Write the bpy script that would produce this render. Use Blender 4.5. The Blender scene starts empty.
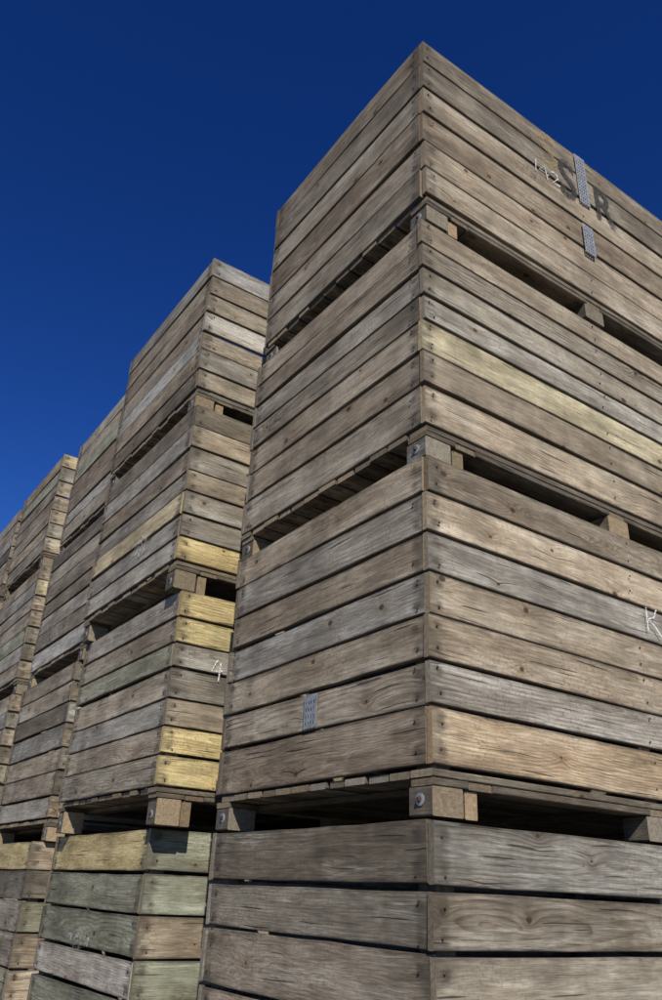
import bpy, math, random
from mathutils import Vector, Matrix
scene=bpy.context.scene

# ---------------------------------------------------------------- node helpers
def newmat(name):
    m=bpy.data.materials.new(name); m.use_nodes=True
    nt=m.node_tree; nt.nodes.clear()
    return m,nt
class G:
    def __init__(s,nt): s.nt=nt; s.N=nt.nodes; s.L=nt.links
    def node(s,t,**k):
        n=s.N.new(t)
        for a,b in k.items(): setattr(n,a,b)
        return n
    def put(s,sock,val):
        if val is None: return
        if isinstance(val,bpy.types.NodeSocket): s.L.new(val,sock)
        else:
            if sock.type=='RGBA' and len(val)==3: val=(*val,1)
            sock.default_value=val
    def m(s,op,a,b=None,c=None,clamp=False):
        n=s.node('ShaderNodeMath',operation=op); n.use_clamp=clamp
        s.put(n.inputs[0],a)
        if b is not None: s.put(n.inputs[1],b)
        if c is not None: s.put(n.inputs[2],c)
        return n.outputs[0]
    def comb(s,x,y,z=0.0):
        n=s.node('ShaderNodeCombineXYZ')
        s.put(n.inputs[0],x);s.put(n.inputs[1],y);s.put(n.inputs[2],z)
        return n.outputs[0]
    def noise(s,vec,scale=1,detail=3,rough=.55,dist=0):
        n=s.node('ShaderNodeTexNoise'); s.put(n.inputs['Vector'],vec)
        n.inputs['Scale'].default_value=scale;n.inputs['Detail'].default_value=detail
        n.inputs['Roughness'].default_value=rough;n.inputs['Distortion'].default_value=dist
        return n.outputs['Fac']
    def ss(s,x,a,b,lo=0.,hi=1.):
        n=s.node('ShaderNodeMapRange',interpolation_type='SMOOTHSTEP')
        s.put(n.inputs[0],x)
        for i,v in zip((1,2,3,4),(a,b,lo,hi)): s.put(n.inputs[i],v)
        return n.outputs[0]
    def mix(s,f,a,b,bt='MIX'):
        n=s.node('ShaderNodeMix',data_type='RGBA',blend_type=bt)
        s.put(n.inputs[0],f); s.put(n.inputs[6],a); s.put(n.inputs[7],b)
        return n.outputs[2]

# ---------------------------------------------------------------- wood
def wood_material():
    mat,nt=newmat('weathered_wood'); g=G(nt)
    uv=g.node('ShaderNodeUVMap',uv_map='uv').outputs[0]
    uv2=g.node('ShaderNodeUVMap',uv_map='edge').outputs[0]
    sp=g.node('ShaderNodeSeparateXYZ'); g.put(sp.inputs[0],uv); u,v=sp.outputs[0],sp.outputs[1]
    sp2=g.node('ShaderNodeSeparateXYZ'); g.put(sp2.inputs[0],uv2); eu,vn=sp2.outputs[0],sp2.outputs[1]
    tint=g.node('ShaderNodeAttribute',attribute_name='tint').outputs['Color']
    rn=g.node('ShaderNodeAttribute',attribute_name='rnd').outputs['Color']
    sc=g.node('ShaderNodeSeparateColor'); g.put(sc.inputs[0],rn)
    r1,r2,endg=sc.outputs[0],sc.outputs[1],sc.outputs[2]
    off=g.m('MULTIPLY',r1,37.0); off2=g.m('MULTIPLY',r2,53.0)
    kv=g.comb(g.m('ADD',g.m('MULTIPLY',u,1.0),off),g.m('ADD',g.m('MULTIPLY',v,1.35),off2))
    vor=g.node('ShaderNodeTexVoronoi',voronoi_dimensions='2D',feature='F1'); g.put(vor.inputs['Vector'],kv)
    vor.inputs['Scale'].default_value=3.0; vor.inputs['Randomness'].default_value=1.0
    kd=g.m('DIVIDE',vor.outputs['Distance'],3.0)
    csep=g.node('ShaderNodeSeparateColor'); g.put(csep.inputs[0],vor.outputs['Color'])
    has=g.m('GREATER_THAN',csep.outputs[0],0.45)
    kr=g.m('MULTIPLY_ADD',csep.outputs[1],0.013,0.006)
    geo=g.node('ShaderNodeNewGeometry').outputs['Position']
    speck=g.noise(geo,75,2,.8)
    kdn=g.m('ADD',kd,g.m('MULTIPLY',g.m('SUBTRACT',speck,.5),.010))
    knot=g.m('MULTIPLY',has,g.ss(kdn,g.m('MULTIPLY',kr,1.15),g.m('MULTIPLY',kr,.7)))
    kinf=g.m('MULTIPLY',has,g.m('EXPONENT',g.m('MULTIPLY',kd,-24.0)))
    wn=g.m('SUBTRACT',g.noise(g.comb(g.m('MULTIPLY',u,1.7),g.m('MULTIPLY',v,6.0),off),1,3,.55),.5)
    wn2=g.m('SUBTRACT',g.noise(g.comb(g.m('MULTIPLY',u,9.),g.m('MULTIPLY',v,40.),off2),1,1,.5),.5)
    vc=g.m('MULTIPLY_ADD',r2,0.16,0.0)
    slope=g.m('MULTIPLY_ADD',r1,0.16,-0.08)
    uc=g.m('MULTIPLY_ADD',r2,1.6,.2)
    hh=g.m('ADD',g.m('MULTIPLY',g.m('SUBTRACT',u,uc),slope),g.m('MULTIPLY',wn,.14))
    dv=g.m('SUBTRACT',v,vc)
    D=g.m('SQRT',g.m('ADD',g.m('MULTIPLY',dv,dv),g.m('MULTIPLY',hh,hh)))
    D=g.m('ADD',D,g.m('MULTIPLY',kinf,.04)); D=g.m('ADD',D,g.m('MULTIPLY',wn,.05)); D=g.m('ADD',D,g.m('MULTIPLY',wn2,.002))
    fr=g.m('FRACT',g.m('MULTIPLY',D,g.m('MULTIPLY_ADD',r1,60.,55.)))
    ring=g.m('MULTIPLY',g.ss(fr,0.3,0.88),g.ss(fr,1.0,0.9))
    vw=g.m('ADD',g.m('ADD',v,g.m('MULTIPLY',wn,.035)),g.m('MULTIPLY',kinf,.02))
    st=g.noise(g.comb(g.m('MULTIPLY',u,1.6),g.m('MULTIPLY',vw,9.),off),1,4,.7)
    st2=g.noise(g.comb(g.m('MULTIPLY',u,6.0),g.m('MULTIPLY',vw,28.),off2),1,3,.8)
    ring=g.m('MULTIPLY',ring,g.ss(g.m('ADD',st2,g.m('MULTIPLY',wn2,.5)),.3,.62,.25,1.0))
    fib=g.noise(g.comb(g.m('MULTIPLY',u,14.),g.m('MULTIPLY',vw,360.),off),1,1,.6)
    fib2=g.noise(g.comb(g.m('MULTIPLY',u,4.5),g.m('MULTIPLY',vw,95.),off2),1,3,.85)
    crk=g.noise(g.comb(g.m('MULTIPLY',u,2.8),g.m('MULTIPLY',vw,105.),g.m('ADD',off,9.)),1,1,.5)
    crack=g.ss(crk,.69,.73)
    mp=g.node('ShaderNodeMapping'); g.put(mp.inputs['Vector'],geo); mp.inputs['Scale'].default_value=(3.2,3.2,1.6)
    st3=g.noise(mp.outputs[0],1.,4,.65)
    gs=g.m('MULTIPLY_ADD',g.m('FRACT',g.m('MULTIPLY',r2,7.3)),.66,.12)
    c=g.mix(g.m('MULTIPLY',ring,gs),tint,(.44,.37,.30),'MULTIPLY')
    k1=g.m('MULTIPLY',g.ss(fib,.25,.75,.80,1.16),g.ss(fib2,.3,.7,.79,1.16))
    k2=g.m('MULTIPLY',g.ss(st,.32,.66,.60,1.18),g.ss(st2,.3,.62,.82,1.09))
    k3=g.ss(st3,.34,.58,.74,1.06)
    kk=g.m('MULTIPLY',g.m('MULTIPLY',k1,k2),k3)
    c=g.mix(1.0,c,g.comb(kk,kk,kk),'MULTIPLY')
    grey=g.mix(1.0,c,(.93,.98,1.02),'MULTIPLY')
    c=g.mix(g.ss(st,.42,.64),c,grey)
    c=g.mix(g.m('MULTIPLY',g.ss(g.m('ADD',fib2,g.m('MULTIPLY',g.m('SUBTRACT',st,.5),.9)),.60,.78),.40),c,(.48,.44,.37))
    grime=g.m('MULTIPLY',g.ss(speck,.50,.66),g.ss(st3,.46,.66,.25,.9))
    c=g.mix(g.m('MULTIPLY',grime,.5),c,(.06,.05,.038))
    c=g.mix(g.m('MULTIPLY',kinf,.6),c,g.mix(1.0,c,(.60,.46,.34),'MULTIPLY'))
    c=g.mix(g.m('MULTIPLY',knot,.85),c,(.04,.026,.016))
    ed=g.m('SUBTRACT',.5,g.m('ABSOLUTE',g.m('SUBTRACT',vn,.5)))
    edn=g.m('ADD',ed,g.m('MULTIPLY',g.m('SUBTRACT',st2,.5),.18))
    c=g.mix(g.ss(edn,.08,.0,0.,.62),c,(.045,.037,.027))
    e=g.m('SUBTRACT',eu,.04); f=g.m('MULTIPLY',g.m('SUBTRACT',g.m('ABSOLUTE',g.m('SUBTRACT',vn,.5)),.27),.09)
    nr=g.m('SQRT',g.m('ADD',g.m('MULTIPLY',g.m('MULTIPLY',e,e),.35),g.m('MULTIPLY',f,f)))
    nr=g.m('ADD',nr,g.m('MULTIPLY',g.m('SUBTRACT',st2,.5),.02))
    c=g.mix(g.ss(nr,.018,.002,0.,.6),c,(.05,.037,.026))
    ends=g.ss(g.m('ADD',eu,g.m('MULTIPLY',g.m('SUBTRACT',st2,.5),.20)),.08,.0,0.,.55)
    c=g.mix(ends,c,(.06,.05,.037))
    c=g.mix(g.m('MULTIPLY',crack,.85),c,(.028,.022,.016))
    eg=g.mix(g.ss(speck,.25,.75),g.mix(1.0,tint,(.42,.39,.34),'MULTIPLY'),g.mix(1.0,tint,(.72,.69,.64),'MULTIPLY'))
    c=g.mix(endg,c,eg)
    bs=g.node('ShaderNodeBsdfPrincipled'); g.put(bs.inputs['Base Color'],c)
    bs.inputs['Roughness'].default_value=.8; bs.inputs['Specular IOR Level'].default_value=.22
    h=g.m('ADD',g.m('MULTIPLY',fib,.35),g.m('MULTIPLY',fib2,.55))
    h=g.m('SUBTRACT',h,g.m('MULTIPLY',crack,1.1)); h=g.m('ADD',h,g.m('MULTIPLY',st2,.5))
    b=g.node('ShaderNodeBump'); b.inputs['Strength'].default_value=.45; b.inputs['Distance'].default_value=.004
    g.put(b.inputs['Height'],h); g.L.new(b.outputs[0],bs.inputs['Normal'])
    o=g.node('ShaderNodeOutputMaterial'); g.L.new(bs.outputs[0],o.inputs[0])
    return mat
WOOD=wood_material()

def simple(name,ca,cb,scale,rough,metal=0,bump=.3,dist=.002):
    mat,nt=newmat(name); g=G(nt)
    tc=g.node('ShaderNodeTexCoord').outputs['Object']
    n=g.noise(tc,scale,4,.65); c=g.mix(g.ss(n,.35,.65),ca,cb)
    bs=g.node('ShaderNodeBsdfPrincipled'); g.put(bs.inputs['Base Color'],c)
    bs.inputs['Roughness'].default_value=rough; bs.inputs['Metallic'].default_value=metal
    b=g.node('ShaderNodeBump'); b.inputs['Strength'].default_value=bump; b.inputs['Distance'].default_value=dist
    g.put(b.inputs['Height'],n); g.L.new(b.outputs[0],bs.inputs['Normal'])
    o=g.node('ShaderNodeOutputMaterial'); g.L.new(bs.outputs[0],o.inputs[0]); return mat
NAIL=simple('rusty_nail',(.03,.022,.018),(.09,.055,.035),60,.6,.4)
STEEL=simple('galvanised_steel',(.19,.20,.205),(.33,.34,.34),45,.55,.3)
def worn(name,col,lo,hi,scale=40,mx_=1.0):
    mat,nt=newmat(name); g=G(nt)
    tc=g.node('ShaderNodeTexCoord').outputs['Object']
    n=g.noise(tc,scale,4,.75)
    bs=g.node('ShaderNodeBsdfPrincipled'); g.put(bs.inputs['Base Color'],col); bs.inputs['Roughness'].default_value=.9
    t=g.node('ShaderNodeBsdfTransparent'); mx=g.node('ShaderNodeMixShader')
    g.put(mx.inputs[0],g.ss(n,lo,hi,0.,mx_)); g.L.new(t.outputs[0],mx.inputs[1]); g.L.new(bs.outputs[0],mx.inputs[2])
    o=g.node('ShaderNodeOutputMaterial'); g.L.new(mx.outputs[0],o.inputs[0]); return mat
BLACKINK=worn('worn_black_stencil_paint',(.03,.028,.026),.28,.58,55,.92)
FAINTINK=worn('faded_black_stencil_paint',(.06,.05,.04),.46,.74)
YELLOWINK=worn('faded_yellow_stencil_paint',(.42,.28,.09),.36,.74,40,.6)
CHALK=worn('white_chalk',(.75,.75,.73),.36,.6,90)
CHALKW=worn('white_smeared_chalk',(.60,.60,.56),.48,.74,28)

# ---------------------------------------------------------------- crate mesh builder
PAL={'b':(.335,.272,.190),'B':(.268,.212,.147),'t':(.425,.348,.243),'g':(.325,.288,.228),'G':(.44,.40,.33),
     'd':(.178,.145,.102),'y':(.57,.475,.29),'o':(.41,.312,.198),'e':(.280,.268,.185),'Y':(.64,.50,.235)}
class MB:
    def __init__(s,seed):
        s.v=[];s.f=[];s.uv=[];s.uv2=[];s.t=[];s.r=[];s.m=[];s.rng=random.Random(seed)
    def board(s,o,U,V,N,L,w,t,tint,seg=8,warp=.0045,c=.0025):
        R=s.rng; o=Vector(o);U=Vector(U);V=Vector(V);N=Vector(N)
        b=len(s.v); r1,r2=R.random(),R.random(); uo=R.random()*1.0
        flip=U.cross(V).dot(N)<0
        a1,a2,p1,p2=R.uniform(-warp,warp),R.uniform(-warp,warp)*.8,R.uniform(0,6.28),R.uniform(0,6.28)
        tilt=R.uniform(-warp,warp)*.7; cup=R.uniform(-warp,warp)*.5
        sec=[(c,0),(w-c,0),(w,c),(w,t-c),(w-c,t),(c,t),(0,t-c),(0,c)]
        for i in range(seg+1):
            k=i/seg; x=k*L
            nn=a1*math.sin(k*3.1*1.3+p1)+tilt
            vv=a2*math.sin(k*3.1+p2)
            jt=R.uniform(-.0018,.0018); jb=R.uniform(-.0018,.0018)
            for (a,n_) in sec:
                ja=jt if a>w/2 else jb
                s.v.append(o+U*(x)+V*(a+vv+ja)+N*(n_+nn+(cup if a>w/2 else -cup)))
        k=R.uniform(.76,1.20); kk=R.uniform(-.04,.04)
        tc=(tint[0]*k*(1+kk),tint[1]*k,tint[2]*k*(1-kk),1)
        for i in range(seg):
            for j in range(8):
                j2=(j+1)%8
                q=[b+i*8+j,b+i*8+j2,b+(i+1)*8+j2,b+(i+1)*8+j]
                us=[i,i,i+1,i+1]; ss_=[sec[j],sec[j2],sec[j2],sec[j]]
                qu=[];q2=[]
                for ui,(a,n_) in zip(us,ss_):
                    x=ui/seg*L
                    qu.append((x+uo,a+(n_-t)*.9)); q2.append((min(x,L-x),a/w))
                if not flip: q=q[::-1];qu=qu[::-1];q2=q2[::-1]
                s.f.append(q);s.uv+=qu;s.uv2+=q2;s.t+=[tc]*4;s.r+=[(r1,r2,0,1)]*4;s.m.append(0)
        for end in (0,1):
            q=[b+end*seg*8+j for j in range(8)]; qu=[(a+3,n_+7) for a,n_ in sec]; q2=[(.2,.5)]*8
            if (end==0)!=flip: q=q[::-1];qu=qu[::-1]
            s.f.append(q);s.uv+=qu;s.uv2+=q2;s.t+=[tc]*8;s.r+=[(r1,r2,1,1)]*8;s.m.append(0)
    def disc(s,c,N,r,h,mi,n=8):
        N=Vector(N);c=Vector(c); A=N.orthogonal().normalized();B=N.cross(A); b=len(s.v)
        for z,rr in ((0,r),(h*.6,r),(h,r*.7)):
            for i in range(n):
                a=i/n*6.2832; s.v.append(c+N*z+A*(rr*math.cos(a))+B*(rr*math.sin(a)))
        fs=[[b+i,b+(i+1)%n,b+n+(i+1)%n,b+n+i] for i in range(n)]+[[b+n+i,b+n+(i+1)%n,b+2*n+(i+1)%n,b+2*n+i] for i in range(n)]+[[b+2*n+i for i in range(n)]]
        for f in fs:
            s.f.append(f)
            for _ in f: s.uv.append((0,0));s.uv2.append((.2,.5));s.t.append((.1,.1,.1,1));s.r.append((0,0,0,1))
            s.m.append(mi)
    def make(s,name):
        me=bpy.data.meshes.new(name); me.from_pydata([tuple(v) for v in s.v],[],s.f)
        l=me.uv_layers.new(name='uv'); l.data.foreach_set('uv',[x for p in s.uv for x in p])
        l=me.uv_layers.new(name='edge'); l.data.foreach_set('uv',[x for p in s.uv2 for x in p])
        for nm,d in (('tint',s.t),('rnd',s.r)):
            a=me.attributes.new(nm,'FLOAT_COLOR','CORNER'); a.data.foreach_set('color',[x for p in d for x in p])
        for m in (WOOD,NAIL,STEEL): me.materials.append(m)
        me.polygons.foreach_set('material_index',s.m); me.update(); return me

def crate_mesh(seed,L=2.25,W=1.38,nb=7,right=None,left=None,heights=None,gap=.011,H=1.2,ZB=.140,bolt=True):
    M=MB(seed);R=M.rng; T=.024
    pick=lambda: PAL[R.choice('bbbbBBttgggdeG')]
    if heights is None:
        heights=[1+R.uniform(-.08,.08) for _ in range(nb)]
    tot=sum(heights); hs=[h/tot*(H-ZB) for h in heights]
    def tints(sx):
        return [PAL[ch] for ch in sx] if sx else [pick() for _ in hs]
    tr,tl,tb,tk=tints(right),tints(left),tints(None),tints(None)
    def wall(cols,o,U,N,Lw,j):
        z=H
        for h,cidx in zip(hs,cols):
            z-=h; gg=gap*R.uniform(.45,1.6); e0=R.uniform(-j,j);e1=R.uniform(-j,j)
            zj=R.uniform(-.002,.002)
            org=Vector(o)+Vector(U)*e0+Vector((0,0,z+gg*.5+zj))+Vector(N)*R.uniform(-.004,.004)
            M.board(org,U,(0,0,1),N,Lw+e1-e0,h-gg,T,cidx)
            for px in (.04,Lw/2 if Lw>1.8 else None,Lw-.04):
                if px is None: continue
                for q in (.23,.77):
                    if R.random()<.08: continue
                    p=Vector(o)+Vector(U)*(px+R.uniform(-.014,.014))+Vector((0,0,z+h*(q+R.uniform(-.07,.07))))+Vector(N)*(T+.003)
                    M.disc(p,N,.0045,.003,1,6)
    wall(tr,(0,T,0),(1,0,0),(0,-1,0),L,.006)
    wall(tb,(0,W-T,0),(1,0,0),(0,1,0),L,.006)
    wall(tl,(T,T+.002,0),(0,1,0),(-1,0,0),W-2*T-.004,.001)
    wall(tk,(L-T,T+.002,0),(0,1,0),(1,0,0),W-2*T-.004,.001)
    pw=.075
    for (x,y) in ((T+.007,T+.007),(L-T-.007-pw,T+.007),(T+.007,W-T-.007-pw),(L-T-.007-pw,W-T-.007-pw),(L/2-pw/2,T+.007),(L/2-pw/2,W-T-.007-pw)):
        M.board((x,y,ZB),(0,0,1),(1,0,0),(0,1,0),H-ZB-.012,pw,pw,pick(),seg=4,warp=.001)
    y=.004
    while y<W-.06:
        w=min(R.uniform(.085,.12),W-.004-y)
        M.board((R.uniform(.0,.016),y,ZB-.027),(1,0,0),(0,1,0),(0,0,1),L-.018,w,.022,PAL[R.choice('ttbbGBt')],warp=.001)
        y+=w+R.uniform(.008,.015)
    for x in (.16,L/2-.05,L-.26):
        M.board((x,.01,ZB-.051),(0,1,0),(1,0,0),(0,0,1),W-.02,.10,.022,PAL['B'],warp=.0005)
    for yy in (.006,W-.104):
        for xa,xb in ((.008,.156),(.264,L/2-.054),(L/2+.054,L-.264),(L-.156,L-.008)):
            M.board((xa,yy,ZB-.051),(1,0,0),(0,1,0),(0,0,1),xb-xa,.098,.022,PAL[R.choice('Bb')],seg=3,warp=.0005)
    for x,bw in ((.012,.125),(L/2-.07,.14),(L-.137,.125)):
        for yy in (.010,W-.115):
            jx=R.uniform(-.006,.006)
            M.board((x+jx,yy+R.uniform(-.004,.004),.003),(0,1,0),(1,0,0),(0,0,1),.105,bw,ZB-.056,PAL[R.choice('tbbgo')],seg=2,warp=.0005,c=.004)
            if x<.1 and bolt:
                M.disc((x+jx,yy+.05,.05),(-1,0,0),.019,.004,2,16); M.disc((x+jx-.004,yy+.05,.05),(-1,0,0),.009,.008,1,6)
    M.board((.150,.02,.003),(0,1,0),(1,0,0),(0,0,1),.09,.055,ZB-.058,PAL['o'],seg=2,warp=.0005,c=.003)
    return M.make('wooden_crate')

def place(me,x,y,z,yaw=0,name='wooden_crate'):
    ob=bpy.data.objects.new(name,me); scene.collection.objects.link(ob)
    ob.location=(x,y,z); ob.rotation_euler=(0,0,yaw); return ob

S={}
# --- nearest stack
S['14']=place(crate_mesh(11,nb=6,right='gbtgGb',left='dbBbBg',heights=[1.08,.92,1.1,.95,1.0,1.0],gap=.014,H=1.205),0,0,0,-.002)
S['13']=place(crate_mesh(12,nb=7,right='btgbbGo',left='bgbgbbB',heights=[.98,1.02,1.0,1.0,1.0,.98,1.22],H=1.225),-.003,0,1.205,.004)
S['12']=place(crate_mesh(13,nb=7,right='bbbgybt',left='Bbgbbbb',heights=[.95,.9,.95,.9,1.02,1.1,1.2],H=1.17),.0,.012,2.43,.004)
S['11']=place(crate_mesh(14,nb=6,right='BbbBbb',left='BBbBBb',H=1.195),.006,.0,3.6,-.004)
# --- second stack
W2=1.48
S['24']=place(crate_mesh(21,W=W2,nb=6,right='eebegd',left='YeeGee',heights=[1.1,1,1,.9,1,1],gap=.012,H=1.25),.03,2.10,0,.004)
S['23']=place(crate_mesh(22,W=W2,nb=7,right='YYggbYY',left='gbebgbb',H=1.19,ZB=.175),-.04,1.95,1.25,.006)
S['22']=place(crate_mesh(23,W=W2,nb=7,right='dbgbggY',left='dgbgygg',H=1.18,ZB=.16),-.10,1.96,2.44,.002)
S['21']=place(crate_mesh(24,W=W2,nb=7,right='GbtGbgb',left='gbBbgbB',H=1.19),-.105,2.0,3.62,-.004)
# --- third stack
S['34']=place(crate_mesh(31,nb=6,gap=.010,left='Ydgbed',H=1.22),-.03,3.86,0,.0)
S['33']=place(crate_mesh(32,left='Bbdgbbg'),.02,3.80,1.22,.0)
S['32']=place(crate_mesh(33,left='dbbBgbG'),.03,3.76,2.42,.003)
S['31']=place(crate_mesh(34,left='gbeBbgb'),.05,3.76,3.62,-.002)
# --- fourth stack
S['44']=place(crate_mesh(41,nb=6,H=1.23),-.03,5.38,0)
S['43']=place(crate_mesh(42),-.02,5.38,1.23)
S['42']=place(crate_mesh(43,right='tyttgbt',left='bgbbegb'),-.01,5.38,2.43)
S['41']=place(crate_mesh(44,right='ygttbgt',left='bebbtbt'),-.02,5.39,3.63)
pool=[crate_mesh(60+i,nb=7) for i in range(4)]
rr=random.Random(5)
def stack(x,y,n=4):
    for l in range(n):
        place(rr.choice(pool),x+rr.uniform(-.04,.04),y+rr.uniform(-.03,.03),l*1.2,rr.uniform(-.006,.006))
for i,y in enumerate((7.0,8.65,10.3,11.95,13.6)): stack(.0,y)
for y in (0,1.95,3.7,5.36,7.0,8.65,10.3): stack(2.45,y)

# ---------------------------------------------------------------- marks and plates
def parent(ch,p): ch.parent=p
def text(p,body,x,z,size,mat,name,sx=1.0,off=.011,face='front'):
    cu=bpy.data.curves.new(name,'FONT'); cu.body=body; cu.size=size; cu.align_x='CENTER'; cu.align_y='CENTER'; cu.offset=.006
    t=bpy.data.objects.new(name,cu); scene.collection.objects.link(t)
    dg=bpy.context.evaluated_depsgraph_get(); me=bpy.data.meshes.new_from_object(t.evaluated_get(dg))
    bpy.data.objects.remove(t); me.materials.clear(); me.materials.append(mat)
    ob=bpy.data.objects.new(name,me); scene.collection.objects.link(ob)
    ob.rotation_euler=(math.pi/2,0,0); ob.scale=(sx,1,1); ob.location=(x,-off,z); parent(ob,p); return ob
def ribbon(p,strokes,org,U,V,N,w,mat,name):
    vs=[];fs=[]
    for st in strokes:
        pts=[Vector(q) for q in st]
        b=len(vs)
        for i,q in enumerate(pts):
            d=(pts[min(i+1,len(pts)-1)]-pts[max(i-1,0)]).normalized(); n=Vector((-d.y,d.x))
            for sg in (-1,1):
                r=q+n*sg*w/2; vs.append(Vector(org)+Vector(U)*r.x+Vector(V)*r.y+Vector(N)*.0105)
        for i in range(len(pts)-1): fs.append([b+2*i,b+2*i+1,b+2*i+3,b+2*i+2])
    me=bpy.data.meshes.new(name); me.from_pydata([tuple(v) for v in vs],[],fs); me.materials.append(mat)
    ob=bpy.data.objects.new(name,me); scene.collection.objects.link(ob); parent(ob,p); return ob
def arc(cx,cy,rx,ry,a0,a1,n=10):
    return [(cx+rx*math.cos(math.radians(a0+(a1-a0)*i/n)),cy+ry*math.sin(math.radians(a0+(a1-a0)*i/n))) for i in range(n+1)]
def plate(p,cx,cz,w,h,face,name='nail_plate'):
    import bmesh
    bm=bmesh.new(); t=.0015; nx=max(2,int(w/.017)); nz=max(3,int(h/.022))
    def cuts(n,tot):
        a=[];st=tot/n
        for i in range(n): a+= [i*st, i*st+st*.55]
        return [q-tot/2 for q in a]+[tot/2]
    cx_=cuts(nx,w);cz_=cuts(nz,h); q=len(cz_)
    for a in cx_:
        for b_ in cz_: bm.verts.new((a,0,b_))
    bm.verts.ensure_lookup_table()
    for i in range(len(cx_)-1):
        for j in range(len(cz_)-1):
            if i%2==1 and j%2==1 and i<len(cx_)-2 and j<len(cz_)-2: continue
            bm.faces.new([bm.verts[i*q+j],bm.verts[(i+1)*q+j],bm.verts[(i+1)*q+j+1],bm.verts[i*q+j+1]])
    me=bpy.data.meshes.new(name); bm.to_mesh(me); bm.free(); me.materials.append(STEEL)
    ob=bpy.data.objects.new(name,me); scene.collection.objects.link(ob)
    if face=='front': ob.location=(cx,-.0125,cz)
    else: ob.location=(-.0125,cx,cz); ob.rotation_euler=(0,0,-math.pi/2)
    md=ob.modifiers.new('t','SOLIDIFY'); md.thickness=t
    parent(ob,p); return ob
c=S['11']; X=(1,0,0);Z=(0,0,1);NF=(0,-1,0)
plate(c,1.15,4.59-3.6,.085,.37,'front'); plate(c,1.14,4.14-3.6,.085,.20,'front')
text(c,'S',1.02,4.50-3.6,.38,BLACKINK,'stencil_letter_s',.85); text(c,'R',1.32,4.49-3.6,.34,BLACKINK,'stencil_letter_r',.85)
text(c,'S',.88,4.62-3.6,.36,YELLOWINK,'faded_stencil_letter_s',.9,off=.0102)
text(c,'ALBERT',.72,4.36-3.6,.07,FAINTINK,'faint_stencil_word',.9,off=.0102)
o=(.76,0,4.40-3.6)
ribbon(c,[[(0,0),(.01,.09)],[(.09,-.01),(.075,.085),(.03,.03),(.105,.03)],arc(.15,.06,.025,.025,150,-40,8)+[(.13,0),(.19,.01)]],o,X,Z,NF,.007,CHALK,'chalk_number')
c=S['13']
ribbon(c,[[(0,0),(.004,.1)],[(.075,.105),(.05,.065),(.008,.05),(.045,.03),(.09,-.012)]],(1.20,0,2.02-1.205),X,Z,NF,.008,CHALK,'chalk_letter')
plate(c,.66,1.60-1.205,.085,.125,'left')
c=S['23']
ribbon(c,[[(.03,.10),(0,.035),(.065,.045)],[(.05,.085),(.045,-.015)]],(.22,0,.74),X,Z,NF,.008,CHALK,'chalk_number')
def left_smear(p,y,z,w,h,name='chalk_smear'):
    me=bpy.data.meshes.new(name); n=14
    vs=[(-.0105,y+w*.5*math.cos(i/n*6.283)*(.8+.2*math.sin(i*2.3)),z+h*.5*math.sin(i/n*6.283)*(.8+.2*math.cos(i*1.7))) for i in range(n)]
    me.from_pydata(vs,[],[list(range(n))]); me.materials.append(CHALKW)
    ob=bpy.data.objects.new(name,me); scene.collection.objects.link(ob); parent(ob,p)
left_smear(S['24'],.75,.72,.45,.12); left_smear(S['22'],.55,.42,.35,.2); left_smear(S['32'],.8,.35,.5,.12)

# ---------------------------------------------------------------- ground
gm,nt=newmat('concrete_yard'); g=G(nt)
tc=g.node('ShaderNodeTexCoord').outputs['Object']
n1=g.noise(tc,.6,6,.6); n2=g.noise(tc,40,4,.7)
cc=g.mix(g.ss(n1,.3,.7),(.13,.122,.11),(.22,.208,.188)); cc=g.mix(g.m('MULTIPLY',g.ss(n2,.5,.7),.4),cc,(.08,.075,.07))
bs=g.node('ShaderNodeBsdfPrincipled'); g.put(bs.inputs['Base Color'],cc); bs.inputs['Roughness'].default_value=.9
b=g.node('ShaderNodeBump'); b.inputs['Strength'].default_value=.4; b.inputs['Distance'].default_value=.01; g.put(b.inputs['Height'],n2); g.L.new(b.outputs[0],bs.inputs['Normal'])
o_=g.node('ShaderNodeOutputMaterial'); g.L.new(bs.outputs[0],o_.inputs[0])
me=bpy.data.meshes.new('ground'); me.from_pydata([(-1500,-1500,0),(1500,-1500,0),(1500,1500,0),(-1500,1500,0)],[],[[0,1,2,3]]); me.materials.append(gm)
scene.collection.objects.link(bpy.data.objects.new('ground',me))

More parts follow.
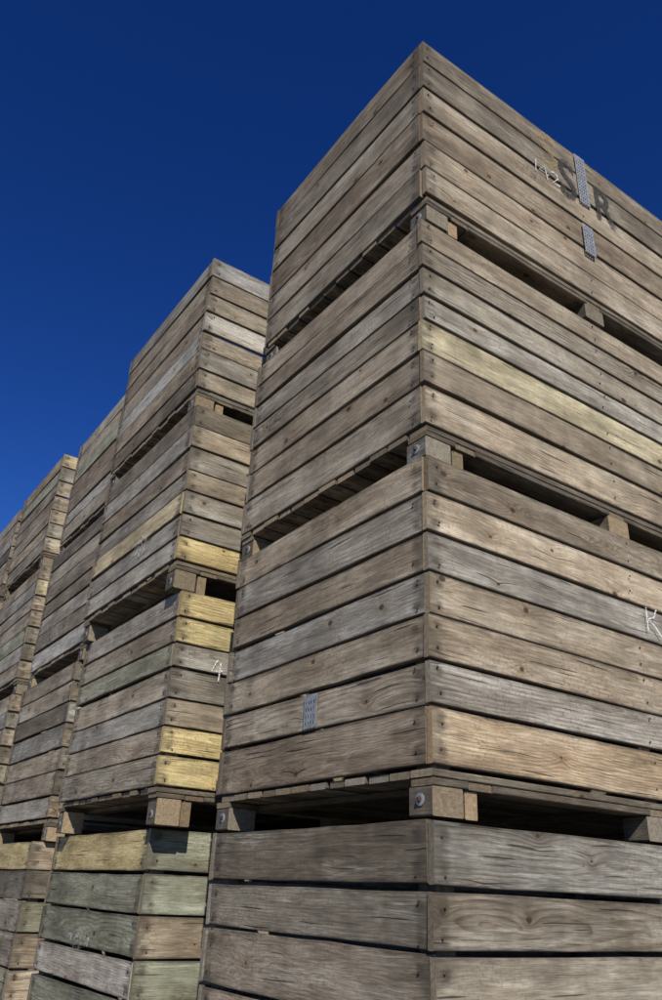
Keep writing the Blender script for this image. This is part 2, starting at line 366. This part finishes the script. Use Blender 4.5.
# ---------------------------------------------------------------- light
EL=math.radians(37); sd=Vector((-.455,-.89,0)).normalized()*math.cos(EL); sd.z=math.sin(EL)
ld=bpy.data.lights.new('sun','SUN'); ld.energy=5.0; ld.angle=math.radians(.5); ld.color=(1,.95,.86)
lo=bpy.data.objects.new('sun',ld); scene.collection.objects.link(lo); lo.rotation_euler=sd.to_track_quat('Z','Y').to_euler(); lo.location=(-20,-20,30)
w=bpy.data.worlds.new('World'); scene.world=w; w.use_nodes=True; nt=w.node_tree
bg=nt.nodes['Background']; sk=nt.nodes.new('ShaderNodeTexSky'); sk.sky_type='NISHITA'; sk.sun_disc=False
sk.sun_elevation=EL; sk.sun_rotation=math.atan2(sd.x,sd.y)%(2*math.pi); sk.air_density=1.0; sk.dust_density=0.0; sk.ozone_density=6.0; sk.altitude=0
gn=nt.nodes.new('ShaderNodeGamma'); gn.inputs[1].default_value=1.35
hs=nt.nodes.new('ShaderNodeHueSaturation'); hs.inputs['Saturation'].default_value=1.12; hs.inputs['Hue'].default_value=.514
nt.links.new(sk.outputs[0],gn.inputs[0]); nt.links.new(gn.outputs[0],hs.inputs['Color']); nt.links.new(hs.outputs[0],bg.inputs[0]); bg.inputs[1].default_value=.057

# ---------------------------------------------------------------- camera
cd=bpy.data.cameras.new('camera'); cd.sensor_fit='VERTICAL'; cd.sensor_height=36; cd.lens=28.44; cd.clip_end=5000; cd.clip_start=.05
co=bpy.data.objects.new('camera',cd); scene.collection.objects.link(co); scene.camera=co
yaw,pitch,roll=.9784,.4622,.0465
f=Vector((math.cos(yaw)*math.cos(pitch),math.sin(yaw)*math.cos(pitch),math.sin(pitch)))
r=Vector((math.sin(yaw),-math.cos(yaw),0)); up=r.cross(f)
r2=r*math.cos(roll)+up*math.sin(roll); u2=-r*math.sin(roll)+up*math.cos(roll)
co.matrix_world=Matrix(((r2.x,u2.x,-f.x,-1.665),(r2.y,u2.y,-f.y,-1.862),(r2.z,u2.z,-f.z,.989),(0,0,0,1)))
scene.view_settings.view_transform='Standard'; scene.view_settings.look='None'; scene.view_settings.exposure=0
